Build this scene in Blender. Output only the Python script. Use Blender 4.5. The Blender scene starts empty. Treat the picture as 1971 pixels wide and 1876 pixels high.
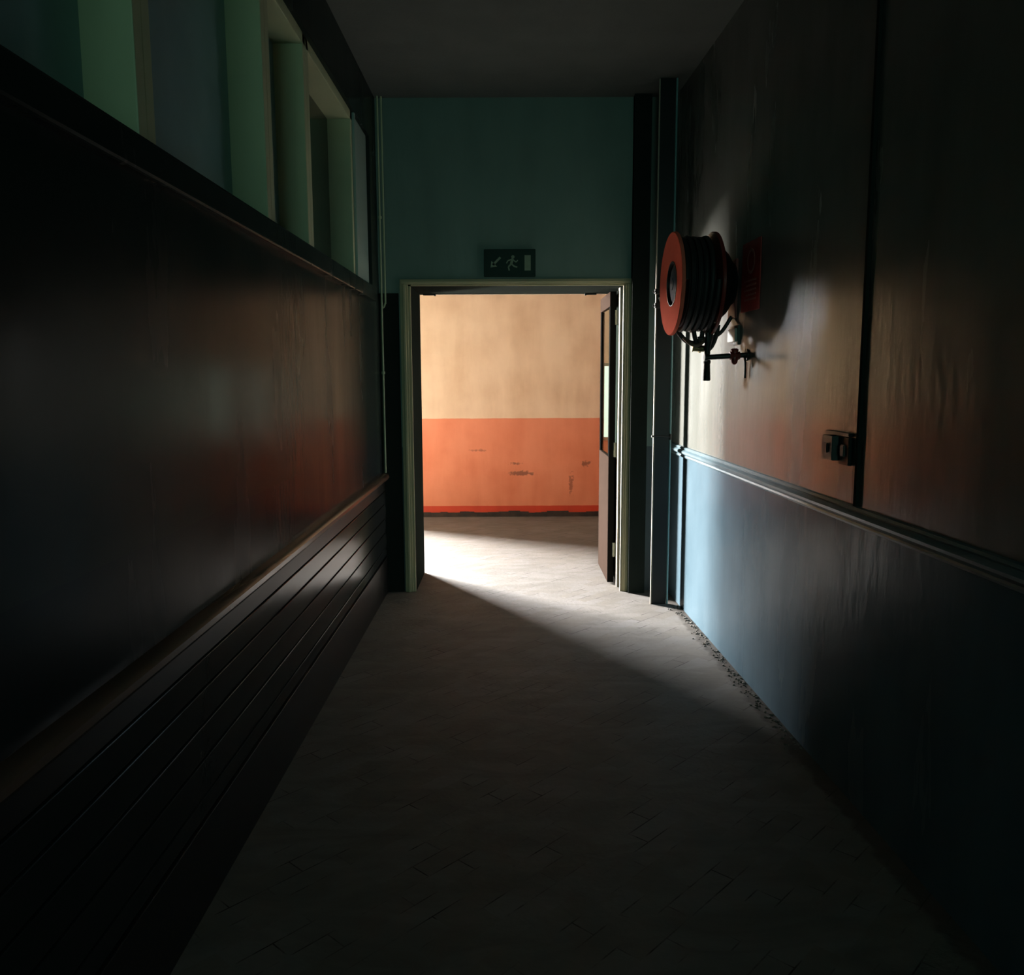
import bpy, bmesh, math, random
from mathutils import Vector, Matrix
random.seed(7)
scene = bpy.context.scene
COL = scene.collection
R = math.radians

# ------------------------------------------------------------------ camera
cd = bpy.data.cameras.new('camera'); cam = bpy.data.objects.new('camera', cd); COL.objects.link(cam)
cd.sensor_fit = 'HORIZONTAL'; cd.sensor_width = 36.0; cd.lens = 36.0 * 1641 / 1971; cd.clip_start = 0.05
PITCH = math.atan((938 - 722) / 1641)
cam.matrix_world = Matrix.Translation((0, 0, 1.48)) @ Matrix.Rotation(math.pi / 2 - PITCH, 4, 'X') @ Matrix.Rotation(-0.004, 4, 'Z')
scene.camera = cam

# ------------------------------------------------------------------ world and lights
w = bpy.data.worlds.new('sky'); scene.world = w; w.use_nodes = True
w.node_tree.nodes['Background'].inputs[0].default_value = (0.88, 1.0, 0.92, 1)
w.node_tree.nodes['Background'].inputs[1].default_value = 1.6

def area(name, loc, target, sx, sy, power, color, spread=180, portal=False):
    d = bpy.data.lights.new(name, 'AREA'); d.shape = 'RECTANGLE'; d.size = sx; d.size_y = sy
    d.energy = power; d.color = color; d.spread = R(spread)
    if portal: d.cycles.is_portal = True
    o = bpy.data.objects.new(name, d); COL.objects.link(o); o.location = loc
    o.rotation_euler = (Vector(target) - Vector(loc)).to_track_quat('-Z', 'Y').to_euler()
    return o
# bright sky between the buildings outside the entrance of the lobby
area('daylight_outside', (-5.6, 11.0, 1.85), (-1.85, 8.05, 0.9), 0.75, 3.2, 6700, (1.0, 0.97, 0.93))
area('daylight_courtyard', (-4.0, 11.3, 3.4), (-1.85, 8.4, 0.9), 2.2, 2.4, 7200, (0.96, 0.98, 1.0))
area('entrance_portal', (-2.12, 8.0, 1.4), (0, 8.0, 1.4), 1.6, 2.8, 1, (1, 1, 1), portal=True)
# added green fill lamp, unseen behind the viewer, lifts the corridor blacks
area('corridor_end_fill', (0.1, -5.6, 1.9), (0.1, 0, 1.5), 1.6, 1.8, 42.0, (0.46, 1.0, 0.86))

scene.view_settings.view_transform = 'Standard'
scene.view_settings.look = 'None'
scene.view_settings.exposure = 0.0
scene.view_settings.gamma = 1.0
scene.view_settings.use_curve_mapping = False
scene.cycles.max_bounces = 10
scene.cycles.diffuse_bounces = 7
scene.cycles.use_denoising = True
scene.cycles.sample_clamp_indirect = 6.0
scene.cycles.caustics_reflective = True

# ------------------------------------------------------------------ materials
def mat(name, color, rough=0.5, metal=0.0, spec=0.5, var=None, scale=4.0, vscale=(1, 1, 1), amount=0.5,
        bump=0.0, bscale=60.0, rvar=0.0, detail=6.0, coat=0.0):
    m = bpy.data.materials.new(name); m.use_nodes = True
    nt = m.node_tree; N = nt.nodes; L = nt.links; b = N['Principled BSDF']
    b.inputs['Roughness'].default_value = rough; b.inputs['Metallic'].default_value = metal
    b.inputs['Specular IOR Level'].default_value = spec
    b.inputs['Coat Weight'].default_value = coat; b.inputs['Coat Roughness'].default_value = 0.2
    tc = N.new('ShaderNodeTexCoord'); mp = N.new('ShaderNodeMapping'); mp.inputs['Scale'].default_value = vscale
    L.new(tc.outputs['Object'], mp.inputs['Vector'])
    n = N.new('ShaderNodeTexNoise'); n.inputs['Scale'].default_value = scale; n.inputs['Detail'].default_value = detail
    L.new(mp.outputs[0], n.inputs['Vector'])
    mr = N.new('ShaderNodeMapRange'); mr.inputs[1].default_value = 0.35; mr.inputs[2].default_value = 0.68
    mr.inputs[4].default_value = amount
    L.new(n.outputs['Fac'], mr.inputs[0])
    mx = N.new('ShaderNodeMix'); mx.data_type = 'RGBA'
    mx.inputs[6].default_value = (*color, 1)
    v = var or tuple(c * 0.8 for c in color)
    mx.inputs[7].default_value = (*v, 1)
    L.new(mr.outputs[0], mx.inputs[0]); L.new(mx.outputs[2], b.inputs['Base Color'])
    if rvar:
        r2 = N.new('ShaderNodeMapRange'); r2.inputs[3].default_value = rough - rvar; r2.inputs[4].default_value = rough + rvar
        r2.inputs[1].default_value = 0.3; r2.inputs[2].default_value = 0.7
        L.new(n.outputs['Fac'], r2.inputs[0]); L.new(r2.outputs[0], b.inputs['Roughness'])
    if bump:
        n2 = N.new('ShaderNodeTexNoise'); n2.inputs['Scale'].default_value = bscale; n2.inputs['Detail'].default_value = 4
        L.new(tc.outputs['Object'], n2.inputs['Vector'])
        bp = N.new('ShaderNodeBump'); bp.inputs['Strength'].default_value = bump; bp.inputs['Distance'].default_value = 0.01
        L.new(n2.outputs['Fac'], bp.inputs['Height']); L.new(bp.outputs[0], b.inputs['Normal'])
    m['mix'] = mx.name
    return m

def band_mat(name, bands, rough, spec=0.5, bump=0.15, streak=0.35, bscale=35.0, stains=(), rvar=0.06, lower=None):
    """wall paint: horizontal paint bands [(z_top, color, dirty_color)], vertical run marks, optional scuffs"""
    m = bpy.data.materials.new(name); m.use_nodes = True
    nt = m.node_tree; N = nt.nodes; L = nt.links; b = N['Principled BSDF']
    b.inputs['Specular IOR Level'].default_value = spec
    g = N.new('ShaderNodeNewGeometry'); sep = N.new('ShaderNodeSeparateXYZ'); L.new(g.outputs['Position'], sep.inputs[0])
    mp = N.new('ShaderNodeMapping'); mp.inputs['Scale'].default_value = (4.5, 4.5, 0.8); L.new(g.outputs['Position'], mp.inputs['Vector'])
    n = N.new('ShaderNodeTexNoise'); n.inputs['Scale'].default_value = 1.0; n.inputs['Detail'].default_value = 7
    n.inputs['Distortion'].default_value = 0.1
    L.new(mp.outputs[0], n.inputs['Vector'])
    n3 = N.new('ShaderNodeTexNoise'); n3.inputs['Scale'].default_value = 2.6; n3.inputs['Detail'].default_value = 8
    L.new(g.outputs['Position'], n3.inputs['Vector'])
    ad = N.new('ShaderNodeMath'); ad.operation = 'MULTIPLY'; L.new(n.outputs['Fac'], ad.inputs[0]); L.new(n3.outputs['Fac'], ad.inputs[1])
    mr = N.new('ShaderNodeMapRange'); mr.inputs[1].default_value = 0.18; mr.inputs[2].default_value = 0.40
    mr.inputs[4].default_value = streak
    L.new(ad.outputs[0], mr.inputs[0])
    # a slightly wavering brush line between the bands
    n4 = N.new('ShaderNodeTexNoise'); n4.inputs['Scale'].default_value = 9; L.new(g.outputs['Position'], n4.inputs['Vector'])
    wv = N.new('ShaderNodeMath'); wv.operation = 'MULTIPLY_ADD'; wv.inputs[1].default_value = 0.006
    L.new(n4.outputs['Fac'], wv.inputs[0]); L.new(sep.outputs['Z'], wv.inputs[2])
    prev = None
    for zt, c, dc in bands:                       # listed from the top down
        mx = N.new('ShaderNodeMix'); mx.data_type = 'RGBA'
        mx.inputs[6].default_value = (*c, 1); mx.inputs[7].default_value = (*dc, 1); L.new(mr.outputs[0], mx.inputs[0])
        if prev is None: prev = mx.outputs[2]
        else:
            lt = N.new('ShaderNodeMath'); lt.operation = 'LESS_THAN'; lt.inputs[1].default_value = zt + 0.003
            L.new(wv.outputs[0], lt.inputs[0])
            m2 = N.new('ShaderNodeMix'); m2.data_type = 'RGBA'; L.new(lt.outputs[0], m2.inputs[0])
            L.new(prev, m2.inputs[6]); L.new(mx.outputs[2], m2.inputs[7]); prev = m2.outputs[2]
    for (px, py, pz, sx, sy, sz, thr, col) in stains:
        mp2 = N.new('ShaderNodeVectorMath'); mp2.operation = 'SUBTRACT'; L.new(g.outputs['Position'], mp2.inputs[0]); mp2.inputs[1].default_value = (px, py, pz)
        sc = N.new('ShaderNodeVectorMath'); sc.operation = 'DIVIDE'; L.new(mp2.outputs[0], sc.inputs[0]); sc.inputs[1].default_value = (sx, sy, sz)
        ln = N.new('ShaderNodeVectorMath'); ln.operation = 'LENGTH'; L.new(sc.outputs[0], ln.inputs[0])
        nn = N.new('ShaderNodeTexNoise'); nn.inputs['Scale'].default_value = 30; nn.inputs['Detail'].default_value = 5; L.new(g.outputs['Position'], nn.inputs['Vector'])
        s2 = N.new('ShaderNodeMath'); s2.operation = 'MULTIPLY_ADD'; s2.inputs[1].default_value = 0.9; L.new(ln.outputs['Value'], s2.inputs[0])
        s3 = N.new('ShaderNodeMath'); s3.operation = 'MULTIPLY'; s3.inputs[1].default_value = -1.6; L.new(nn.outputs['Fac'], s3.inputs[0])
        L.new(s3.outputs[0], s2.inputs[2])
        r3 = N.new('ShaderNodeMapRange'); r3.inputs[1].default_value = thr; r3.inputs[2].default_value = thr - 0.28; L.new(s2.outputs[0], r3.inputs[0])
        r3.inputs[4].default_value = 0.8
        m3 = N.new('ShaderNodeMix'); m3.data_type = 'RGBA'; L.new(r3.outputs[0], m3.inputs[0]); L.new(prev, m3.inputs[6]); m3.inputs[7].default_value = (*col, 1)
        prev = m3.outputs[2]
    L.new(prev, b.inputs['Base Color'])
    if lower:                                     # the paint below this height is flat, not gloss
        gt = N.new('ShaderNodeMapRange'); gt.inputs[1].default_value = lower[0] - .001; gt.inputs[2].default_value = lower[0] + .001
        gt.inputs[3].default_value = lower[1]; gt.inputs[4].default_value = spec
        L.new(sep.outputs['Z'], gt.inputs[0]); L.new(gt.outputs[0], b.inputs['Specular IOR Level'])
    r2 = N.new('ShaderNodeMapRange'); r2.inputs[1].default_value = 0.3; r2.inputs[2].default_value = 0.7
    r2.inputs[3].default_value = rough - rvar; r2.inputs[4].default_value = rough + rvar
    L.new(n.outputs['Fac'], r2.inputs[0]); L.new(r2.outputs[0], b.inputs['Roughness'])
    mp5 = N.new('ShaderNodeMapping'); mp5.inputs['Scale'].default_value = (1, 1, 0.3); L.new(g.outputs['Position'], mp5.inputs['Vector'])
    n5 = N.new('ShaderNodeTexNoise'); n5.inputs['Scale'].default_value = bscale; n5.inputs['Detail'].default_value = 5; L.new(mp5.outputs[0], n5.inputs['Vector'])
    bp = N.new('ShaderNodeBump'); bp.inputs['Strength'].default_value = bump; bp.inputs['Distance'].default_value = 0.01
    L.new(n5.outputs['Fac'], bp.inputs['Height'])
    n6 = N.new('ShaderNodeTexNoise'); n6.inputs['Scale'].default_value = 1.0; n6.inputs['Detail'].default_value = 3
    mp6 = N.new('ShaderNodeMapping'); mp6.inputs['Scale'].default_value = (6, 6, 0.9); L.new(g.outputs['Position'], mp6.inputs['Vector']); L.new(mp6.outputs[0], n6.inputs['Vector'])
    bp2 = N.new('ShaderNodeBump'); bp2.inputs['Strength'].default_value = bump; bp2.inputs['Distance'].default_value = 0.02
    L.new(n6.outputs['Fac'], bp2.inputs['Height']); L.new(bp.outputs[0], bp2.inputs['Normal']); L.new(bp2.outputs[0], b.inputs['Normal'])
    return m

def floor_mat():
    m = bpy.data.materials.new('worn_block_floor'); m.use_nodes = True
    nt = m.node_tree; N = nt.nodes; L = nt.links; b = N['Principled BSDF']
    b.inputs['Specular IOR Level'].default_value = 0.06
    g = N.new('ShaderNodeNewGeometry')
    mp = N.new('ShaderNodeMapping'); mp.inputs['Rotation'].default_value = (0, 0, R(-47)); L.new(g.outputs['Position'], mp.inputs['Vector'])
    br = N.new('ShaderNodeTexBrick'); br.inputs['Scale'].default_value = 1.0
    br.inputs['Brick Width'].default_value = 0.24; br.inputs['Row Height'].default_value = 0.075
    br.inputs['Mortar Size'].default_value = 0.0022; br.inputs['Mortar Smooth'].default_value = 0.1
    br.inputs['Color1'].default_value = (0.1880, 0.1744, 0.1640, 1); br.inputs['Color2'].default_value = (0.1600, 0.1440, 0.1304, 1)
    br.inputs['Mortar'].default_value = (0.030, 0.025, 0.022, 1); L.new(mp.outputs[0], br.inputs['Vector'])
    br2 = N.new('ShaderNodeTexBrick'); br2.inputs['Scale'].default_value = 1.0
    br2.inputs['Brick Width'].default_value = 0.24; br2.inputs['Row Height'].default_value = 0.075; br2.inputs['Mortar Size'].default_value = 0.0
    for k, c in (('Color1', (0.1880, 0.1744, 0.1640, 1)), ('Color2', (0.1680, 0.1504, 0.1320, 1)), ('Mortar', (0.1760, 0.1584, 0.1376, 1))): br2.inputs[k].default_value = c
    L.new(mp.outputs[0], br2.inputs['Vector'])
    # seams only show where dirt has collected
    n = N.new('ShaderNodeTexNoise'); n.inputs['Scale'].default_value = 5.5; n.inputs['Detail'].default_value = 4; L.new(g.outputs['Position'], n.inputs['Vector'])
    mr = N.new('ShaderNodeMapRange'); mr.inputs[1].default_value = 0.50; mr.inputs[2].default_value = 0.62; L.new(n.outputs['Fac'], mr.inputs[0])
    mx = N.new('ShaderNodeMix'); mx.data_type = 'RGBA'; L.new(mr.outputs[0], mx.inputs[0])
    L.new(br2.outputs['Color'], mx.inputs[6]); L.new(br.outputs['Color'], mx.inputs[7])
    # scuffs and grey worn patches
    n2 = N.new('ShaderNodeTexNoise'); n2.inputs['Scale'].default_value = 3.0; n2.inputs['Detail'].default_value = 9; n2.inputs['Distortion'].default_value = 1.2
    mp2 = N.new('ShaderNodeMapping'); mp2.inputs['Scale'].default_value = (1, 2.2, 1); L.new(g.outputs['Position'], mp2.inputs['Vector']); L.new(mp2.outputs[0], n2.inputs['Vector'])
    mr2 = N.new('ShaderNodeMapRange'); mr2.inputs[1].default_value = 0.38; mr2.inputs[2].default_value = 0.66; mr2.inputs[4].default_value = 0.75; L.new(n2.outputs['Fac'], mr2.inputs[0])
    mx2 = N.new('ShaderNodeMix'); mx2.data_type = 'RGBA'; L.new(mr2.outputs[0], mx2.inputs[0]); L.new(mx.outputs[2], mx2.inputs[6]); mx2.inputs[7].default_value = (0.1280, 0.1160, 0.1024, 1)
    # position axes for the dirt along the wall
    sep = N.new('ShaderNodeSeparateXYZ'); L.new(g.outputs['Position'], sep.inputs[0])
    # crumbled dirt beside the right wall: distance to the wall line
    dx = N.new('ShaderNodeMath'); dx.operation = 'MULTIPLY_ADD'; dx.inputs[1].default_value = 0.0384; L.new(sep.outputs['Y'], dx.inputs[0]); L.new(sep.outputs['X'], dx.inputs[2])
    nn = N.new('ShaderNodeTexNoise'); nn.inputs['Scale'].default_value = 14; nn.inputs['Detail'].default_value = 6; L.new(g.outputs['Position'], nn.inputs['Vector'])
    d2 = N.new('ShaderNodeMath'); d2.operation = 'MULTIPLY_ADD'; d2.inputs[1].default_value = 0.10; L.new(nn.outputs['Fac'], d2.inputs[0]); L.new(dx.outputs[0], d2.inputs[2])
    W0 = 1.062 + 0.0384 * 5.80
    mr4 = N.new('ShaderNodeMapRange'); mr4.inputs[1].default_value = W0 + 0.05 - 0.075; mr4.inputs[2].default_value = W0 + 0.05 - 0.05; mr4.inputs[4].default_value = 0.75
    L.new(d2.outputs[0], mr4.inputs[0])
    lt = N.new('ShaderNodeMath'); lt.operation = 'LESS_THAN'; lt.inputs[1].default_value = 5.75; L.new(sep.outputs['Y'], lt.inputs[0])
    ml = N.new('ShaderNodeMath'); ml.operation = 'MULTIPLY'; L.new(mr4.outputs[0], ml.inputs[0]); L.new(lt.outputs[0], ml.inputs[1])
    mx4 = N.new('ShaderNodeMix'); mx4.data_type = 'RGBA'; L.new(ml.outputs[0], mx4.inputs[0]); L.new(mx2.outputs[2], mx4.inputs[6]); mx4.inputs[7].default_value = (0.07, 0.06, 0.052, 1)
    L.new(mx4.outputs[2], b.inputs['Base Color'])
    b.inputs['Roughness'].default_value = 0.62
    n5 = N.new('ShaderNodeTexNoise'); n5.inputs['Scale'].default_value = 40; n5.inputs['Detail'].default_value = 6; L.new(g.outputs['Position'], n5.inputs['Vector'])
    bp = N.new('ShaderNodeBump'); bp.inputs['Strength'].default_value = 0.35; bp.inputs['Distance'].default_value = 0.006; L.new(n5.outputs['Fac'], bp.inputs['Height'])
    L.new(bp.outputs[0], b.inputs['Normal'])
    return m

def glass_mat(name, tint=(1, 1, 1), rough=0.02, refl=0.08):
    m = bpy.data.materials.new(name); m.use_nodes = True; N = m.node_tree.nodes; L = m.node_tree.links
    N.remove(N['Principled BSDF'])
    t = N.new('ShaderNodeBsdfTransparent'); t.inputs[0].default_value = (*tint, 1)
    gl = N.new('ShaderNodeBsdfGlossy'); gl.inputs['Roughness'].default_value = rough
    f = N.new('ShaderNodeValue'); f.outputs[0].default_value = refl
    n = N.new('ShaderNodeTexNoise'); n.inputs['Scale'].default_value = 6
    bp = N.new('ShaderNodeBump'); bp.inputs['Strength'].default_value = 0.05; L.new(n.outputs['Fac'], bp.inputs['Height']); L.new(bp.outputs[0], gl.inputs['Normal'])
    mx = N.new('ShaderNodeMixShader'); L.new(f.outputs[0], mx.inputs[0]); L.new(t.outputs[0], mx.inputs[1]); L.new(gl.outputs[0], mx.inputs[2])
    L.new(mx.outputs[0], N['Material Output'].inputs[0])
    return m

M = {}
CREAM = (0.60, 0.53, 0.43)
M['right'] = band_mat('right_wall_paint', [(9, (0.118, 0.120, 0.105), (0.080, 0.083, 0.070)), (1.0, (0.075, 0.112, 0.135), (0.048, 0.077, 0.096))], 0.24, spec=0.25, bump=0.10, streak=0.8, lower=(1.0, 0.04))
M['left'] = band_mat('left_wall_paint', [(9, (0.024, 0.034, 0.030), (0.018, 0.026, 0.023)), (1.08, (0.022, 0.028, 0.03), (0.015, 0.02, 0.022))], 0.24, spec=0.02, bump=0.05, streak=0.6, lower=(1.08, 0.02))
M['end'] = band_mat('end_wall_paint', [(9, (0.16, 0.23, 0.195), (0.115, 0.17, 0.145)), (1.0, (0.06, 0.08, 0.085), (0.04, 0.055, 0.06))], 0.5, bump=0.12, streak=0.6)
M['back'] = band_mat('lobby_back_wall_paint', [(9, (0.86, 0.64, 0.45), (0.66, 0.44, 0.28)), (1.035, (0.76, 0.25, 0.13), (0.62, 0.16, 0.07)),
                                              (0.115, (0.58, 0.045, 0.012), (0.45, 0.035, 0.01))], 0.55, bump=0.12, streak=0.85,
                     stains=[(0.09, 8.8, 0.46, 0.17, 1, 0.035, -0.05, (0.16, 0.05, 0.025)), (0.04, 8.8, 0.56, 0.10, 1, 0.03, -0.25, (0.22, 0.06, 0.03)),
                             (0.78, 8.8, 0.56, 0.08, 1, 0.05, -0.2, (0.2, 0.06, 0.03)), (0.62, 8.8, 0.35, 0.05, 1, 0.22, -0.3, (0.3, 0.08, 0.04)),
                             (-0.35, 8.8, 0.70, 0.2, 1, 0.03, -0.35, (0.35, 0.1, 0.05))])
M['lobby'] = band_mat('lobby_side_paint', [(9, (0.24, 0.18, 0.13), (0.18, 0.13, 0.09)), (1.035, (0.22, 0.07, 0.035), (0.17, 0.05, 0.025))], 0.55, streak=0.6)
M['floor'] = floor_mat()
M['ceiling'] = mat('ceiling_plaster', (0.14, 0.15, 0.135), 0.9, var=(0.10, 0.11, 0.10), bump=0.2)
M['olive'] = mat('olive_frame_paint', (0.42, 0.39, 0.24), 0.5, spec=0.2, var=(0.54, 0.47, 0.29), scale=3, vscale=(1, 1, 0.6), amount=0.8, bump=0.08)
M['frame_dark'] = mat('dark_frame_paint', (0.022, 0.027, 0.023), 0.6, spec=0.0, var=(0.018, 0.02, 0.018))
M['lining'] = mat('cream_frame_lining', (0.40, 0.35, 0.27), 0.5, spec=0.2, var=(0.32, 0.27, 0.20), scale=8, bump=0.05)
M['black'] = mat('black_gloss_paint', (0.012, 0.013, 0.013), 0.4, spec=0.25, var=(0.018, 0.018, 0.018))
M['skirt'] = mat('sooty_skirting', (0.022, 0.018, 0.016), 0.8, var=(0.06, 0.035, 0.025), scale=12, amount=0.7, bump=0.6)
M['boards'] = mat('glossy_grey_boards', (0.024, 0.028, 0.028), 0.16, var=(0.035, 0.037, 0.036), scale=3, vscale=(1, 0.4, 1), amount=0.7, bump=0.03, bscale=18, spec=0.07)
M['rail'] = mat('brown_varnished_rail', (0.12, 0.07, 0.05), 0.25, var=(0.08, 0.045, 0.03))
M['dado'] = mat('teal_grey_rail_paint', (0.10, 0.15, 0.17), 0.35, var=(0.07, 0.11, 0.13), scale=9, amount=0.7)
M['conduit'] = mat('teal_conduit_paint', (0.20, 0.36, 0.36), 0.3, var=(0.14, 0.26, 0.26))
M['red'] = mat('red_enamel', (0.92, 0.20, 0.13), 0.6, spec=0.0, var=(0.75, 0.14, 0.09), scale=6, amount=0.5, bump=0.03, rvar=0.05)
M['reddark'] = mat('dark_red_enamel', (0.22, 0.022, 0.016), 0.4, var=(0.15, 0.02, 0.015))
M['hubgrey'] = mat('blue_grey_hub_paint', (0.035, 0.065, 0.10), 0.5, spec=0.05, var=(0.026, 0.048, 0.072), scale=20)
M['hose'] = mat('black_rubber_hose', (0.016, 0.016, 0.016), 0.6, var=(0.028, 0.026, 0.024), bump=0.1)
M['hosebrown'] = mat('brown_rubber_hose', (0.20, 0.11, 0.07), 0.4, var=(0.12, 0.07, 0.05))
M['iron'] = mat('dark_iron', (0.03, 0.03, 0.03), 0.45, metal=0.4, var=(0.05, 0.04, 0.035))
M['brass'] = mat('tarnished_brass', (0.30, 0.24, 0.12), 0.35, metal=0.9, var=(0.16, 0.12, 0.06), scale=20)
M['sign'] = mat('dark_green_sign', (0.010, 0.030, 0.022), 0.5, spec=0.2, var=(0.008, 0.022, 0.016))
M['signpale'] = mat('pale_sign_print', (0.24, 0.30, 0.20), 0.5, var=(0.18, 0.22, 0.14), scale=30)
M['redsign'] = mat('faded_red_sign', (0.42, 0.03, 0.02), 0.45, var=(0.28, 0.03, 0.02), scale=10, amount=0.8)
M['redsignpale'] = mat('faded_sign_print', (0.40, 0.20, 0.16), 0.5, var=(0.30, 0.12, 0.1), scale=40)
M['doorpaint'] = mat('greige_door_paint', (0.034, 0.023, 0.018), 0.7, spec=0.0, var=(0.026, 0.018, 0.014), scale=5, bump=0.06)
M['dooredge'] = mat('black_door_edge', (0.007, 0.007, 0.0065), 0.6, spec=0.0)
M['hinge'] = mat('pale_painted_hinge', (0.34, 0.36, 0.28), 0.4)
M['pale_teal'] = mat('pale_teal_joinery', (0.30, 0.40, 0.36), 0.4, var=(0.24, 0.33, 0.29), scale=4)
M['mullion'] = mat('olive_mullion_paint', (0.55, 0.58, 0.36), 0.4)
M['tealpane'] = mat('opaque_teal_pane', (0.30, 0.46, 0.48), 0.35, var=(0.20, 0.34, 0.36), scale=2.5, amount=0.9)  # one opaque teal tone with random mottling
M['darkpane'] = mat('unlit_glass_pane', (0.006, 0.007, 0.007), 0.12)
M['socket'] = mat('off_white_plastic', (0.52, 0.52, 0.46), 0.4)
M['switchdark'] = mat('dark_switch_box', (0.05, 0.055, 0.05), 0.5)
M['glass'] = glass_mat('door_glass', (0.92, 0.97, 0.94), refl=0.12)
M['frost'] = glass_mat('window_glass', (0.95, 1.0, 0.93), 0.1)
M['ground'] = mat('outdoor_paving', (0.42, 0.40, 0.37), 0.9)
M['rubble'] = mat('crumbled_plaster', (0.13, 0.12, 0.10), 0.95, var=(0.05, 0.045, 0.04), scale=30, bump=0.5)
M['white_tag'] = mat('white_paper_tag', (0.75, 0.75, 0.70), 0.6)

# ------------------------------------------------------------------ mesh helpers
class B:
    def __init__(s): s.bm = bmesh.new()
    def _add(s, verts, faces):
        vs = [s.bm.verts.new(v) for v in verts]
        for f in faces:
            try: s.bm.faces.new([vs[i] for i in f])
            except ValueError: pass
        return vs
    def box(s, a, b, mtx=None, bev=0.0, seg=2):
        (x0, y0, z0), (x1, y1, z1) = a, b
        v = [Vector(p) for p in ((x0,y0,z0),(x1,y0,z0),(x1,y1,z0),(x0,y1,z0),(x0,y0,z1),(x1,y0,z1),(x1,y1,z1),(x0,y1,z1))]
        if mtx: v = [mtx @ p for p in v]
        vs = s._add(v, ((3,2,1,0),(4,5,6,7),(0,1,5,4),(1,2,6,5),(2,3,7,6),(3,0,4,7)))
        if bev:
            es = {e for q in vs for e in q.link_edges}
            bmesh.ops.bevel(s.bm, geom=list(es), offset=bev, segments=seg, affect='EDGES', profile=0.6)
        return s
    def prism(s, pts, z0, z1, bev=0.0):
        n = len(pts)
        vs = s._add([(x, y, z0) for x, y in pts] + [(x, y, z1) for x, y in pts],
               [tuple(reversed(range(n))), tuple(range(n, 2*n))] + [(i, (i+1) % n, n+(i+1) % n, n+i) for i in range(n)])
        if bev: bmesh.ops.bevel(s.bm, geom=list({e for q in vs for e in q.link_edges}), offset=bev, segments=2, affect='EDGES', profile=0.6)
        return s
    def profile(s, prof, path):
        """sweep a closed profile [(u, z)] along two points with an outward normal: path = (p0, p1, n)"""
        p0, p1, nn = (Vector(q) for q in path); k = len(prof)
        v = [p0 + nn*u + Vector((0,0,z)) for u, z in prof] + [p1 + nn*u + Vector((0,0,z)) for u, z in prof]
        s._add(v, [(i, (i+1) % k, k+(i+1) % k, k+i) for i in range(k)] + [tuple(reversed(range(k))), tuple(range(k, 2*k))])
        return s
    def tube(s, pts, r, n=12, cap=True):
        pts = [Vector(p) for p in pts]; rs = r if isinstance(r, (list, tuple)) else [r]*len(pts)
        rings = []; up = None
        for i, p in enumerate(pts):
            t = (pts[min(i+1, len(pts)-1)] - pts[max(i-1, 0)]).normalized()
            if up is None:
                up = t.orthogonal().normalized()
            up = (up - t * up.dot(t)).normalized(); side = t.cross(up)
            rings.append([s.bm.verts.new(p + (up*math.cos(2*math.pi*j/n) + side*math.sin(2*math.pi*j/n))*rs[i]) for j in range(n)])
        for a, b in zip(rings, rings[1:]):
            for j in range(n): s.bm.faces.new((a[j], a[(j+1) % n], b[(j+1) % n], b[j]))
        if cap:
            s.bm.faces.new(list(reversed(rings[0]))); s.bm.faces.new(rings[-1])
        return s
    def lathe(s, prof, mtx, n=64):
        """prof = [(r, h)] about local z, placed by mtx"""
        rings = []
        for r_, h in prof:
            if r_ < 1e-6: rings.append([s.bm.verts.new(mtx @ Vector((0,0,h)))])
            else: rings.append([s.bm.verts.new(mtx @ Vector((r_*math.cos(2*math.pi*j/n), r_*math.sin(2*math.pi*j/n), h))) for j in range(n)])
        for a, b in zip(rings, rings[1:]):
            for j in range(n):
                k = (j+1) % n
                q = [a[j] if len(a) > 1 else a[0], a[k] if len(a) > 1 else a[0], b[k] if len(b) > 1 else b[0], b[j] if len(b) > 1 else b[0]]
                q2 = []
                for x in q:
                    if x not in q2: q2.append(x)
                if len(q2) > 2:
                    try: s.bm.faces.new(q2)
                    except ValueError: pass
        return s
    def build(s, name, m, parent=None, smooth=False, label=None):
        bmesh.ops.recalc_face_normals(s.bm, faces=s.bm.faces)
        me = bpy.data.meshes.new(name); s.bm.to_mesh(me); s.bm.free()
        me.materials.append(M[m])
        if smooth:
            for p in me.polygons: p.use_smooth = True
            me.set_sharp_from_angle(angle=R(38))
        o = bpy.data.objects.new(name, me); COL.objects.link(o)
        if parent is not None:
            o.parent = parent
            o.matrix_parent_inverse = Matrix.Translation(parent.location).inverted()
        if label: o['label'] = label
        return o
def thing(name, label, cat, loc, group=None):
    o = bpy.data.objects.new(name, None); COL.objects.link(o); o.location = loc; o.empty_display_size = 0.1
    o['label'] = label; o['category'] = cat
    if group: o['group'] = group
    return o
def tag(o, label, cat, group=None, kind=None):
    o['label'] = label; o['category'] = cat
    if group: o['group'] = group
    if kind: o['kind'] = kind
    return o
def struct(o, label=None, cat=None):
    o['kind'] = 'structure'
    if label: o['label'] = label
    if cat: o['category'] = cat
    return o
def curve_pts(pts, n=8):
    """Catmull-Rom through the points"""
    P = [Vector(p) for p in pts]; P = [P[0]*2-P[1]] + P + [P[-1]*2-P[-2]]; out = []
    for i in range(1, len(P)-2):
        for k in range(n):
            t = k/n; a, b, c, d = P[i-1:i+3]
            out.append(0.5*((2*b)+(c-a)*t+(2*a-5*b+4*c-d)*t*t+(3*b-a-3*c+d)*t**3))
    out.append(P[-2]); return out

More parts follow.
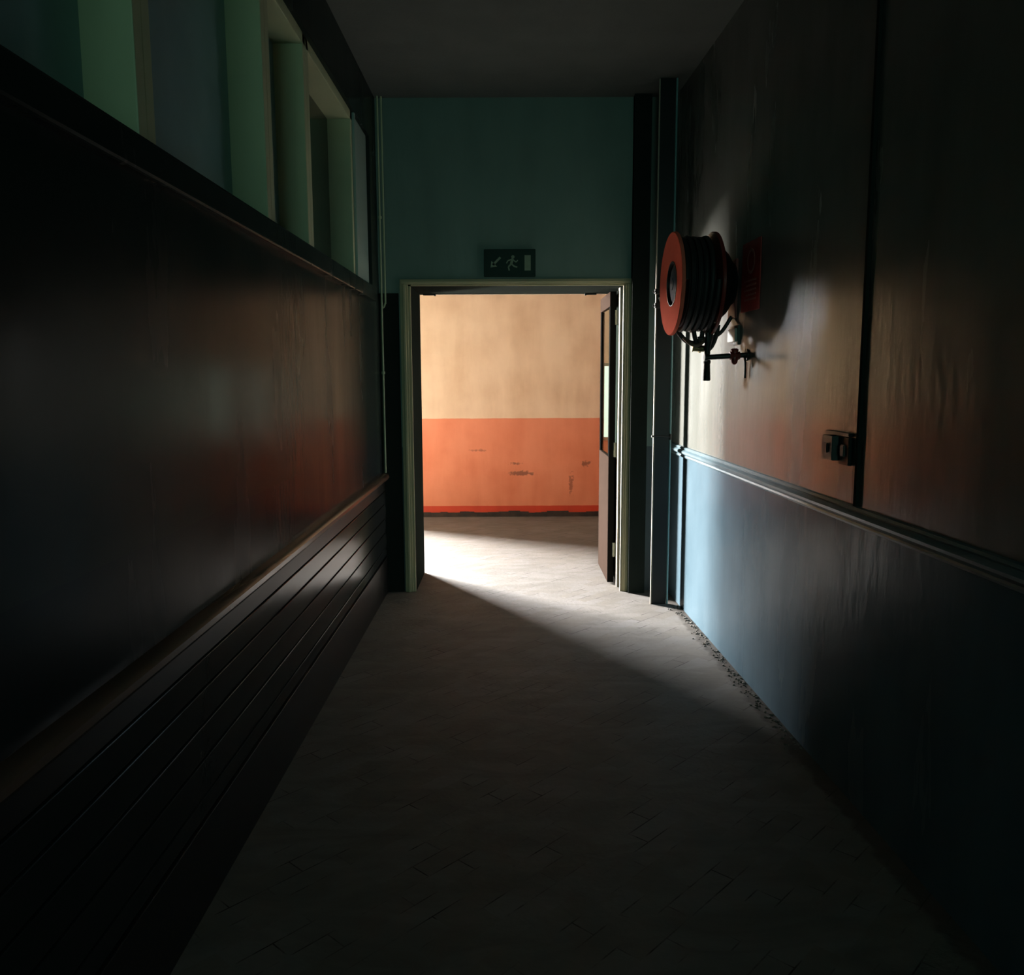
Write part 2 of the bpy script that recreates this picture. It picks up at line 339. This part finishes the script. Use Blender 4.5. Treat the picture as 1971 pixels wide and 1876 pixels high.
# ------------------------------------------------------------------ room shell
YE, YB = 5.76, 6.30            # front and back faces of the wall with the doorway
XL = -0.875                    # left wall
TOP = 3.25                     # corridor ceiling
Y0 = -6.0
OX0, OX1, OZ = -0.664, 0.733, 2.065
def rx(y, off=0.0): return 1.062 + 0.0384*(5.80 - y) - off        # right wall line
RN = Vector((-1, -0.0384, 0)).normalized()                        # its face normal
RD = Vector((-0.0384, 1, 0)).normalized()                         # its direction, away from the viewer

struct(B().box((-2.4, Y0-.3, -0.12), (2.6, 9.1, 0)).build('floor', 'floor'), 'worn block floor running from the dark corridor into the lobby', 'floor')
struct(B().box((-1.2, Y0-.3, TOP), (1.9, YB, TOP+.12)).build('ceiling', 'ceiling'), 'plaster ceiling of the dark corridor', 'ceiling')
struct(B().prism([(rx(Y0), Y0), (rx(Y0)+.25, Y0), (rx(YE)+.25, YB), (rx(YE), YE+.01)], 0, TOP).build('wall_right', 'right'), 'right corridor wall, cream over blue', 'wall')
# left wall: solid below the sill, glazed band above
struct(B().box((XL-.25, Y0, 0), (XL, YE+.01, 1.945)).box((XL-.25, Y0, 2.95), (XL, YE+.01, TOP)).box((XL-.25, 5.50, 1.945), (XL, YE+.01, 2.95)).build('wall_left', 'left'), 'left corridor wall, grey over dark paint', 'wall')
struct(B().box((XL-.25, Y0-.25, 0), (1.9, Y0, TOP)).build('wall_rear', 'left'))
# end wall with the doorway
struct(B().box((XL-.25, YE, 0), (OX0-.03, YB, TOP)).box((OX1+.03, YE, 0), (rx(YE)+.25, YB, TOP)).box((OX0-.03, YE, OZ+.03), (OX1+.03, YB, TOP))
       .build('wall_end', 'end'), 'end wall around the open doorway', 'wall')
# lobby
LB = 8.90
LX0, LX1 = -1.85, 2.2
DY0, DY1, DZ = 7.2, 8.80, 2.6
# window in the lobby back wall, seen through the door glass
WX0, WX1, WZ0, WZ1 = 0.956, 1.75, 0.80, 1.60
struct(B().box((LX0-.25, LB, 0), (WX0, LB+.2, 3.0)).box((WX1, LB, 0), (LX1+.25, LB+.2, 3.0)).box((WX0, LB, 0), (WX1, LB+.2, WZ0)).box((WX0, LB, WZ1), (WX1, LB+.2, 3.0))
       .build('wall_lobby_back', 'back'), 'cream and orange back wall of the lobby', 'wall')
struct(B().box((LX0-.25, YB, 0), (LX0, DY0, 3.0)).box((LX0-.25, DY1, 0), (LX0, LB, 3.0)).box((LX0-.25, DY0, DZ), (LX0, DY1, 3.0)).build('wall_lobby_left', 'lobby'))
struct(B().box((LX1, YB, 0), (LX1+.25, LB, 3.0)).build('wall_lobby_right', 'lobby'))
struct(B().box((LX0, YB, 0), (OX0-.03, YB+.02, 3.0)).box((OX1+.03, YB, 0), (LX1, YB+.02, 3.0)).box((OX0-.03, YB, OZ+.03), (OX1+.03, YB+.02, 3.0)).build('wall_lobby_front', 'lobby'))
struct(B().box((LX0-.25, YB, 3.0), (LX1+.25, LB+.2, 3.12)).build('ceiling_lobby', 'ceiling'))
struct(B().box((-14, 2, -0.14), (-2.10, 16, -0.02)).build('floor_outside', 'ground'))
# entrance frame in the lobby side wall
struct(B().box((LX0-.2, DY0, 0), (LX0+.01, DY0+.05, DZ), bev=.004).box((LX0-.2, DY1-.05, 0), (LX0+.01, DY1, DZ), bev=.004).box((LX0-.2, DY0, DZ-.05), (LX0+.01, DY1, DZ), bev=.004)
       .build('door_2', 'olive'))
# window
wf = struct(B().box((WX0, LB+.04, WZ0), (WX0+.010, LB+.09, WZ1), bev=.002).box((WX1-.04, LB+.04, WZ0), (WX1, LB+.09, WZ1), bev=.003).box((WX0, LB+.04, WZ0), (WX1, LB+.09, WZ0+.03), bev=.003)
            .box((WX0, LB+.04, WZ1-.03), (WX1, LB+.09, WZ1), bev=.003).build('window_2', 'pale_teal'), 'bright lobby window seen through the door glass', 'window')
B().box((WX0+.010, LB+.06, WZ0+.03), (WX1-.04, LB+.066, WZ1-.03)).build('window_pane', 'frost', wf)
# sooty crumbling skirting of the lobby
g = B(); x = LX0
while x < LX1:
    x2 = min(x + random.uniform(.05, .16), LX1); h = random.uniform(.038, .062)
    g.prism([(x, LB-.012-random.uniform(0, .008)), (x2, LB-.012-random.uniform(0, .008)), (x2, LB+.001), (x, LB+.001)], 0, h); x = x2
struct(g.build('baseboard_lobby', 'skirt'), 'sooty black strip at the foot of the orange wall', 'baseboard')

# ------------------------------------------------------------------ doorway frame
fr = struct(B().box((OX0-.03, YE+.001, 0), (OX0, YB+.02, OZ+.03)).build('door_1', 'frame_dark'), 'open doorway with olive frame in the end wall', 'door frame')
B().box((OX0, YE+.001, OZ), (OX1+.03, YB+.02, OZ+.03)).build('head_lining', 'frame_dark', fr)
B().box((OX0, YB-.006, OZ-.005), (OX1+.014, YB+.02, OZ), bev=.002).build('head_lit_line', 'lining', fr, label='thin cream strip coloured as the lit line under the door head')  # bright edge of the lit underside, added as a cream strip
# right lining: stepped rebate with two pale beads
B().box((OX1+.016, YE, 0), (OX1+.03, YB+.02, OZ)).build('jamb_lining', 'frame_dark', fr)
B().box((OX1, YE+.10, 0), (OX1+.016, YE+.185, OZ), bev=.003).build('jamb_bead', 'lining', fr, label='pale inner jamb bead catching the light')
B().box((OX1+.008, YE-.018, 0), (OX1+.016, YE+.004, OZ), bev=.002).build('jamb_bead', 'lining', fr, label='pale outer jamb bead catching the light')
# architraves with a moulded profile
def arch(parts, name, m): 
    g = B()
    for a, b in parts: g.box(a, b, bev=.004)
    g.build(name, m, fr)
arch([((-.735, YE-.022, 0), (-.682, YE, 2.075)), ((-.715, YE-.030, 0), (-.697, YE-.02, 2.075)), ((-.682, YE-.014, 0), (OX0, YE, OZ))], 'architrave', 'olive')
arch([((OX1+.0165, YE-.014, 0), (.752, YE, 2.075)), ((.752, YE-.022, 0), (.793, YE, 2.075)), ((.765, YE-.030, 0), (.780, YE-.02, 2.075))], 'architrave', 'olive')
arch([((-.735, YE-.022, 2.0755), (.793, YE, 2.108)), ((-.725, YE-.029, 2.085), (.783, YE-.02, 2.098))], 'architrave', 'olive')
arch([((OX0, YE-.012, OZ-.0), (OX1+.016, YE, OZ+.01))], 'frame_bead', 'olive')
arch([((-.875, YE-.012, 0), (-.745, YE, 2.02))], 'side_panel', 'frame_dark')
# flush bolts hanging under the head
for x0, x1 in ((-.636, -.545), (.530, .615)):
    B().box((x0, YB-.03, OZ-.012), (x1, YB-.005, OZ-.001), bev=.002).box((x1-.012 if x0 < 0 else x0, YB-.034, OZ-.016), (x1 if x0 < 0 else x0+.012, YB-.002, OZ-.001), bev=.002).build('bolt_keep', 'black', fr)

# ------------------------------------------------------------------ open door leaf
leaf = thing('door_leaf', 'half glazed door leaf swung open into the lobby on its right hinges', 'door', (.705, 5.96, 0.01))
LA = Matrix.Translation((.679, 5.95, 0)) @ Matrix.Rotation(R(0.3), 4, 'Z')       # local: y along the leaf, x thickness to +x
TH = .042; LW = .61; LT = 2.045
B().box((0, 0, .012), (TH, .06, LT), LA, bev=.003).build('hinge_stile', 'dooredge', leaf)
B().box((0, LW-.055, .012), (.024, LW, LT), LA, bev=.003).build('lock_stile', 'dooredge', leaf)
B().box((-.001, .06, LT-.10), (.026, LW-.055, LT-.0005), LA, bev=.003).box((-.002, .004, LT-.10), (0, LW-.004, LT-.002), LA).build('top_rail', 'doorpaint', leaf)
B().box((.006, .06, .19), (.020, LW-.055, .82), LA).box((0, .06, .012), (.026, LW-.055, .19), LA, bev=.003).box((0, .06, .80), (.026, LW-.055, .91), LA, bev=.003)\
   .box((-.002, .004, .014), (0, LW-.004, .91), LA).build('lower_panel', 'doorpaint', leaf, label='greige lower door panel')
B().box((.008, .06, .91), (.013, LW-.055, LT-.10), LA).build('glass_pane', 'glass', leaf)
B().box((.004, .06, .91), (.017, .066, LT-.10), LA).box((.004, LW-.061, .91), (.017, LW-.055, LT-.10), LA).build('glazing_bead', 'dooredge', leaf)
for z in (1.87, .96, .25):
    B().box((TH-.012, -.006, z-.05), (TH+.012, .002, z+.05), LA, bev=.002).tube([LA @ Vector((TH-.004, -.008, z-.05)), LA @ Vector((TH-.004, -.008, z+.05))], .007, 10)\
       .build('hinge', 'hinge', leaf, label='pale painted butt hinge')

# ------------------------------------------------------------------ left wall: boards, rail, clerestory
bd = B(); zs = [.257, .314, .416, .517, .610, .705]
zs = [.257, .318, .422, .520, .618, .705]
bd.box((XL-.01, Y0, .25), (XL+.001, YE-.012, .708))
for a, b in zip(zs, zs[1:]):
    bd.box((XL+.001, Y0, a+.0035), (XL+.014, YE-.012, b-.0035), bev=.003)
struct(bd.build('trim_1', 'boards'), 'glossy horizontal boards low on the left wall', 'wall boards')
struct(B().box((XL, Y0, 0), (XL+.018, YE-.012, .250), bev=.003).build('baseboard_left', 'black'))
struct(B().profile([(0, .775), (.030, .780), (.042, .795), (.042, .812), (.030, .824), (0, .828)], ((XL, Y0, 0), (XL, YE-.012, 0), (1, 0, 0))).build('trim_2', 'rail', smooth=True), 'brown rail above the boards on the left wall', 'rail')
struct(B().box((XL, Y0, .708), (XL+.012, YE-.012, .775)).build('trim_3', 'black'))
struct(B().box((XL-.24, Y0, 1.945), (XL+.03, 5.50, 2.03), bev=.008).build('trim_4', 'left'), 'long window ledge high on the left wall', 'ledge')
ZW0, ZW1 = 2.03, 2.95
def pane(y0, y1, m): return B().box((XL-.16, y0+.0, ZW0), (XL-.145, y1, ZW1)).build('glass_pane', m)
k = 1
def wall_window(y0, y1, m, lab, num):
    f = B().box((XL-.19, y0, ZW0), (XL-.02, y0+.05, ZW1), bev=.004).box((XL-.19, y1-.05, ZW0), (XL-.02, y1, ZW1), bev=.004)\
        .box((XL-.19, y0, ZW1-.05), (XL-.02, y1, ZW1), bev=.004).build('window_%d' % num, 'mullion')
    struct(f, lab, 'window')
    B().box((XL-.16, y0+.05, ZW0), (XL-.148, y1-.05, ZW1-.05)).build('window_pane', m, f)
wall_window(3.94, 5.03, 'darkpane', 'black unlit window high on the left wall beside the pale pilaster', 3)
wall_window(3.30, 3.94, 'tealpane', 'narrow teal pane window high on the left wall', 4)
wall_window(2.20, 3.30, 'tealpane', 'teal pane window above the dark left wall, nearest the viewer', 5)
y = 2.20; n = 6
for wdt in (1.1, .9, 1.1, .9, 1.1, .9, 1.1, .9):
    wall_window(y-wdt, y, 'darkpane' if n % 2 else 'tealpane', None, n); y -= wdt; n += 1
struct(B().box((XL-.2, 5.03, ZW0), (XL-.02, 5.50, ZW1), bev=.006).box((XL-.02, 5.03, ZW0), (XL-.005, 5.06, ZW1), bev=.003).build('trim_5', 'pale_teal'), 'pale teal pilaster between black window and corner', 'pilaster')
# thin pipe in the left corner
def clip(g, x, y, z, r=.02): g.tube([(x, y, z-.008), (x, y, z+.008)], r, 12)
g = B().tube([(XL+.022, YE-.035, .83), (XL+.022, YE-.035, TOP)], .0065, 12); clip(g, XL+.022, YE-.035, 1.5, .012); clip(g, XL+.022, YE-.035, 2.5, .012)
lp = g.build('conduit_pipe', 'mullion', smooth=True); tag(lp, 'thin conduit pipe running up the left corner from the rail', 'pipe')
g = B().tube([(XL+.046, YE-.03, 1.95), (XL+.046, YE-.03, TOP)], .006, 12).tube([(XL+.046, YE-.03, 1.96), (XL+.035, YE-.015, 1.935), (XL+.022, YE-.004, 1.92)], .006, 12)
tag(g.build('conduit_pipe', 'mullion', smooth=True), 'short olive cable pipe beside the left corner, upper half of the wall only', 'pipe')

# ------------------------------------------------------------------ right corner: boxed duct, conduit, clamps
duct = thing('pipe_duct', 'black boxed duct standing from floor to ceiling right of the doorway', 'duct', (.95, 5.44, 0))
B().box((.902, 5.4055, 0), (.998, 5.4175, TOP-.002), bev=.002).build('casing', 'black', duct)
B().box((.897, 5.4035, 0), (.905, 5.4195, TOP-.004), bev=.003).build('lit_edge', 'lining', duct, label='cream strip coloured as the lit left edge of the duct')  # light on the duct's side edge, put in as cream colour
B().box((.792, YE-.07, 0), (.902, YE, TOP-.002)).build('side_casing', 'frame_dark', duct)
cp = B().tube([(1.006, 5.412, 0), (1.006, 5.412, TOP)], .0065, 14).build('conduit_pipe', 'conduit', smooth=True)
tag(cp, 'teal conduit pipe between black duct and right wall', 'pipe')
g = B()
g.tube([(.894, 5.397, 1.093), (.95, 5.397, 1.092), (1.004, 5.399, 1.088)], .0045, 8).tube([(.892, 5.395, 1.087), (.892, 5.395, 1.099)], .008, 10).tube([(1.006, 5.412, 1.070), (1.006, 5.412, 1.108)], .0085, 12)
tag(g.build('pipe_clamp', 'iron', smooth=True), 'thin iron clamp across the black duct at rail height', 'clamp')
DF = 5.403
for z, lab in ((1.990, 'upper black clamp on the duct edge left of the hose reel'), (1.905, 'lower black clamp on the duct edge left of the hose reel')):
    g = B().box((.888, DF-.028, z-.016), (.945, DF-.001, z+.016), bev=.006).tube([(.940, DF-.009, z), (1.0, DF-.009, z+.004), (1.02, DF-.006, z+.004)], .007, 8).tube([(.890, DF-.014, z-.01), (.878, DF-.016, z+.002)], .005, 8)
    tag(g.build('pipe_clamp', 'iron', smooth=True), lab, 'clamp', 'clamps on the duct edge')
tag(B().box((.918, 5.398, 1.925), (.932, 5.402, 1.957), Matrix.Translation((.925, 5.400, 1.94)) @ Matrix.Rotation(R(-25), 4, 'Y') @ Matrix.Translation((-.925, -5.400, -1.94)), bev=.001)
    .box((.922, 5.402, 1.935), (.926, 5.4105, 1.945)).build('paper_tag', 'white_tag'), 'small white tag between the two black duct clamps', 'tag')

# ------------------------------------------------------------------ right wall trim
def onwall(y, z, off): return Vector((rx(y), y, z)) + RN*off
prof = [(0, -.034), (.010, -.034), (.014, -.026), (.010, -.019), (.016, -.014), (.028, -.004), (.030, .006), (.024, .014), (.014, .018), (.018, .024), (.012, .032), (0, .034)]
struct(B().profile([(u, z+1.0) for u, z in prof], ((rx(Y0), Y0, 0), (rx(YE), YE, 0), RN)).build('trim_6', 'dado', smooth=True), 'moulded blue grey dado rail along the right wall', 'dado rail')
struct(B().profile([(0, 1.034), (.012, 1.034), (.012, TOP), (0, TOP)], ((rx(2.875), 2.875, 0), (rx(2.857), 2.857, 0), RN)).build('trim_7', 'frame_dark'), 'dark upright strip on the near part of the right wall', 'batten')  # thin dark strip following an upright line on the wall
# crumbled plaster along the foot of the right wall
g = B()
for i in range(230):
    yy = random.uniform(3.2, 5.35); d = abs(random.gauss(0, .028)) + .004; s_ = random.uniform(.002, .007)
    c = onwall(yy, s_*.5, d + s_)
    bm2 = bmesh.ops.create_icosphere(g.bm, subdivisions=1, radius=s_)['verts']
    for v in bm2: v.co = c + Vector((v.co.x*random.uniform(.7, 1.5), v.co.y*random.uniform(.7, 1.5), v.co.z*random.uniform(.5, 1)))
tag(g.build('plaster_crumbs', 'rubble'), 'crumbled plaster grit along the foot of the blue wall', 'rubble', kind='stuff')

# switches
sw = thing('light_switch', 'dark double switch box on the right wall above the dado rail', 'switch', onwall(3.02, 1.22, 0))
def wbox(y0, y1, z0, z1, o0, o1):
    g = B(); v = [onwall(a, z, o) for z in (z0, z1) for a, o in ((y0, o0), (y1, o0), (y1, o1), (y0, o1))]
    g._add(v, ((3,2,1,0),(4,5,6,7),(0,1,5,4),(1,2,6,5),(2,3,7,6),(3,0,4,7))); 
    bmesh.ops.bevel(g.bm, geom=list(g.bm.edges), offset=.002, segments=2, affect='EDGES'); return g
wbox(3.015, 3.105, 1.175, 1.262, 0, .035).build('switch_box', 'switchdark', sw)
wbox(3.045, 3.075, 1.20, 1.235, .035, .042).build('rocker', 'black', sw)
wbox(2.925, 3.005, 1.165, 1.262, 0, .014).build('switch_plate', 'left', sw)
wbox(2.95, 2.98, 1.195, 1.235, .014, .022).build('rocker', 'switchdark', sw)
wbox(2.915, 3.115, 1.266, 1.278, 0, .02).build('cover_strip', 'black', sw)
so = thing('socket_outlet', 'small off white outlet box on the wall below the hose reel', 'outlet box', onwall(4.32, 1.66, 0))
wbox(4.24, 4.40, 1.625, 1.72, 0, .012).build('back_plate', 'right', so)
wbox(4.255, 4.385, 1.64, 1.705, .012, .022).build('cover', 'socket', so)
# red sign on the wall
rs = thing('fire_sign', 'faded red sign plate on the right wall behind the hose reel', 'sign', onwall(4.09, 1.94, 0))
wbox(3.955, 4.225, 1.775, 2.098, 0.001, .006).build('sign_plate', 'redsign', rs)
pr = B()
def strip(g, y0, y1, z0, z1, o=.0066):
    v = [onwall(a, z, o) for a, z in ((y0, z0), (y1, z0), (y1, z1), (y0, z1))]; w_ = [p - RN*.001 for p in v]
    g._add(v + w_, ((0,1,2,3),(7,6,5,4),(0,4,5,1),(1,5,6,2),(2,6,7,3),(3,7,4,0)))
for i in range(5): strip(pr, 4.005, 4.175 - .02*(i % 2), 1.825 + i*.022, 1.833 + i*.022)
cc = (4.09, 2.005)
for i in range(20):
    a0, a1 = 2*math.pi*i/20, 2*math.pi*(i+1)/20
    q = [(cc[0]+r_*math.cos(a), cc[1]+r_*math.sin(a)) for a, r_ in ((a0, .045), (a1, .045), (a1, .058), (a0, .058))]
    v = [onwall(a, z, .0066) for a, z in q]; g_ = [p - RN*.001 for p in v]
    pr._add(v + g_, ((0,1,2,3),(7,6,5,4),(0,4,5,1),(1,5,6,2),(2,6,7,3),(3,7,4,0)))
pr.build('sign_print', 'redsignpale', rs)

# ------------------------------------------------------------------ exit sign over the door
es = thing('exit_sign', 'dark green escape sign with arrow, running figure and door above the doorway', 'sign', (-.01, YE-.02, 2.215))
SX0, SX1, SZ0, SZ1 = -.178, .160, 2.122, 2.297
B().box((SX0, YE-.035, SZ0), (SX1, YE, SZ1), bev=.005).build('sign_box', 'sign', es)
YS = YE-.036
def flat(polys, name):
    g = B()
    for p in polys:
        n_ = len(p); v = [(a, YS, b) for a, b in p] + [(a, YS+.0015, b) for a, b in p]
        g._add(v, [tuple(range(n_)), tuple(reversed(range(n_, 2*n_)))] + [(i, n_+i, n_+(i+1) % n_, (i+1) % n_) for i in range(n_)])
    return g.build(name, 'signpale', es)
def bar(x0, z0, x1, z1, t):
    d = Vector((x1-x0, z1-z0)).normalized(); q = Vector((-d.y, d.x))*t/2
    return [(x0+q.x, z0+q.y), (x1+q.x, z1+q.y), (x1-q.x, z1-q.y), (x0-q.x, z0-q.y)]
# arrow pointing down left
flat([bar(-.070, 2.245, -.118, 2.197, .014), [(-.135, 2.180), (-.092, 2.186), (-.129, 2.223)]], 'arrow')
flat([[(.012 + .011*math.cos(a*math.pi/6), 2.247 + .011*math.sin(a*math.pi/6)) for a in range(12)], bar(.010, 2.236, .000, 2.200, .017), bar(.004, 2.232, -.022, 2.222, .008),
      bar(-.022, 2.222, -.030, 2.206, .007), bar(.010, 2.230, .032, 2.214, .008), bar(.032, 2.214, .044, 2.226, .007), bar(.000, 2.202, -.018, 2.184, .010), bar(-.018, 2.184, -.012, 2.160, .009),
      bar(.002, 2.202, .022, 2.186, .010), bar(.022, 2.186, .040, 2.182, .009)], 'running_figure')
flat([[(.088, 2.160), (.128, 2.160), (.128, 2.258), (.088, 2.258)]], 'door_symbol')

# ------------------------------------------------------------------ fire hose reel
RC = Vector((.806, 4.35, 1.927))                      # centre of the front flange
reel = thing('hose_reel', 'red wall mounted fire hose reel wound with black hose', 'fire hose reel', onwall(4.35, 1.9, 0))
ax = RN.copy()                                        # points to the corridor
RM = Matrix.Translation(RC) @ ax.to_track_quat('Z', 'Y').to_matrix().to_4x4()    # local +z towards the corridor
RF = .252
def flange_prof(z, inner, rim=1):
    return [(inner, z-.006), (inner, z+.004), (inner+.012, z+.006), (RF*.60, z+.004), (RF*.66, z+.008), (RF-.012, z+.008), (RF-.004, z+.012), (RF, z+.008), (RF, z-.004), (RF-.008, z-.008), (RF-.014, z-.003), (RF*.64, z-.002), (inner, z-.006)]
B().lathe(flange_prof(0, .108), RM, 96).build('flange', 'red', reel, smooth=True)
RM2 = Matrix.Translation(RC - ax*.195) @ ax.to_track_quat('Z', 'Y').to_matrix().to_4x4()
B().lathe(flange_prof(0, .06), RM2, 96).build('flange', 'reddark', reel, smooth=True, label='darker red rear flange')
# hub cap sunk a little into the front flange
B().lathe([(.094, -.030), (.094, -.012), (.088, -.005), (.060, .001), (.030, .003), (.028, .006), (.012, .006), (0, .006)], RM, 64).build('hub', 'hubgrey', reel, smooth=True)
B().lathe([(.110, .002), (.110, .007), (.104, .007), (.100, -.030), (.110, -.030), (.110, .002)], RM, 64).build('hub_ring', 'black', reel, smooth=True)
# wound hose: helices in three layers
g = B(); r_h = .0125
for lay, rad in enumerate((.150, .174, .198, .221)):
    turns = 6 if lay < 3 else 5; pts = []
    for i in range(turns*36+1):
        a = 2*math.pi*i/36; zz = -.022 - i/(turns*36)*.150
        rr = rad + .0035*math.sin(a*1.37+lay) + (.003*math.sin(3*a) if lay == 3 else 0)
        pts.append(RM @ Vector((rr*math.cos(a), rr*math.sin(a), zz)))
    g.tube(pts, r_h, 8)
g.build('wound_hose', 'hose', reel, smooth=True)
B().lathe([(.0, -.18), (.138, -.18), (.138, -.012), (.0, -.012)], RM, 48).build('drum', 'reddark', reel, smooth=True)
# axle and wall bracket
g = B().tube([RM @ Vector((0, 0, -.19)), RM @ Vector((0, 0, -.315))], .028, 20)
g.build('axle', 'iron', reel, smooth=True)
def rl(x_, y_, z_): return RM @ Vector((x_, y_, z_))
q = ax.to_track_quat('Z', 'Y').to_matrix()
upl = q.inverted() @ Vector((0, 0, 1)); sdl = q.inverted() @ Vector((0, 1, 0))
def loc3(side, up, out): return RC + Vector((0, 0, 1))*up + RD*side + ax*out
def wb(side0, side1, up0, up1, out0, out1, bev=.003):
    g = B(); v = [loc3(s_, u, o) for u in (up0, up1) for s_, o in ((side0, out0), (side1, out0), (side1, out1), (side0, out1))]
    g._add(v, ((3,2,1,0),(4,5,6,7),(0,1,5,4),(1,2,6,5),(2,3,7,6),(3,0,4,7))); bmesh.ops.bevel(g.bm, geom=list(g.bm.edges), offset=bev, segments=2, affect='EDGES'); return g
WOUT = -(rx(4.35) - RC.x)*math.cos(.0384)             # the wall face, measured along the axle
wb(-.06, .06, -.17, .12, WOUT, WOUT+.012).build('wall_bracket', 'reddark', reel)
B().lathe([(0, -.204), (.190, -.204), (.195, -.215), (.150, -.262), (.105, -.290), (.100, -.300), (0, -.300)], RM, 48).build('bearing_housing', 'black', reel, smooth=True)
# guide arm under the drum with hose guide
gp = curve_pts([loc3(.0, -.16, WOUT+.01), loc3(0, -.235, WOUT+.06), loc3(0, -.262, -.20), loc3(0, -.268, -.13)])
B().tube(gp, .010, 10).build('guide_arm', 'iron', reel, smooth=True)
# loose loops of hose hanging under the drum
g = B().tube(curve_pts([loc3(.04, -.19, -.035), loc3(.03, -.235, -.042), loc3(.02, -.275, -.075), loc3(.015, -.290, -.115), loc3(.01, -.270, -.150), loc3(.01, -.21, -.16)]), .0125, 10)\
    .tube(curve_pts([loc3(-.03, -.2, -.10), loc3(-.02, -.26, -.112), loc3(-.01, -.30, -.13), loc3(0, -.325, -.15)]), .012, 10)
g.build('hanging_hose', 'hose', reel, smooth=True)
B().tube(curve_pts([loc3(.0, -.262, -.060), loc3(-.02, -.290, -.085), loc3(-.03, -.303, -.115), loc3(-.03, -.292, -.145), loc3(-.02, -.262, -.168), loc3(0, -.20, -.175)]), .0085, 10).build('feed_hose', 'hosebrown', reel, smooth=True, label='thin brown feed hose')
VM = Matrix.Translation(loc3(0, -.316, -.115))
g = B().tube([loc3(0, -.314, -.108), loc3(0, -.318, -.165)], .017, 12).tube([loc3(0, -.313, -.104), loc3(0, -.314, -.112)], .021, 6).tube([loc3(0, -.317, -.138), loc3(0, -.317, -.150)], .022, 6)
g.build('valve_body', 'brass', reel, smooth=True)
# nozzle hanging down from the hose
NZ = loc3(-.03, 0, -.175)
g = B().tube([NZ + Vector((0, 0, z)) for z in (-.24, -.33, -.335, -.375, -.378, -.39, -.395, -.47, -.476, -.479)], [.016, .014, .015, .014, .018, .018, .0155, .019, .018, .014], 16)
g.build('nozzle', 'black', reel, smooth=True)
# drooping black sleeve between hose and nozzle
g = B().tube(curve_pts([loc3(-.02, -.20, -.19), loc3(-.03, -.26, -.185), NZ + Vector((0, 0, -.31)), NZ + Vector((0, 0, -.33))]), .0165, 12)
g.tube(curve_pts([loc3(.0, -.20, -.235), loc3(0, -.255, -.225), loc3(-.01, -.30, -.205), NZ + Vector((0, 0, -.33))]), .012, 10)
g.build('hose_end', 'hose', reel, smooth=True)

# supply pipe with stop valve coming out of the wall below the reel
sp = thing('water_pipe', 'black water pipe with a stop valve poking out below the hose reel', 'pipe', onwall(4.12, 1.57, 0))
p0 = onwall(4.12, 1.572, 0); p1 = p0 + RN*.205 + Vector((0, 0, -.012))
B().tube([p0, p0.lerp(p1, .98), p1], [.0125, .0125, .010], 14).tube([p1 - RN*.012, p1 + RN*.002], .017, 14).build('pipe_body', 'iron', sp, smooth=True)
B().tube([p0, p0 + RN*.008], .028, 20).build('wall_flange', 'iron', sp, smooth=True)
pv = p0.lerp(p1, .30)
B().tube([pv + Vector((0, 0, .034)), pv + Vector((0, 0, .028)), pv + Vector((0, 0, .01)), pv + Vector((0, 0, -.012)), pv + Vector((0, 0, -.034)), pv+Vector((0, 0, -.042))], [.012, .019, .014, .018, .014, .006], 12)\
   .tube([pv - RN*.024, pv + RN*.024], .020, 6).build('stop_valve', 'reddark', sp, smooth=True, label='dark red valve wheel')
# drain pipe dropping down the wall
g = B().tube(curve_pts([p0 + RN*.014 + Vector((0, 0, -.002)), p0 + RN*.016 + Vector((0, -.02, -.02)), p0 + RN*.014 + Vector((0, -.022, -.07)), p0 + RN*.014 + Vector((0, -.02, -.11))]), .006, 8)
g.build('drain_tube', 'iron', sp, smooth=True)
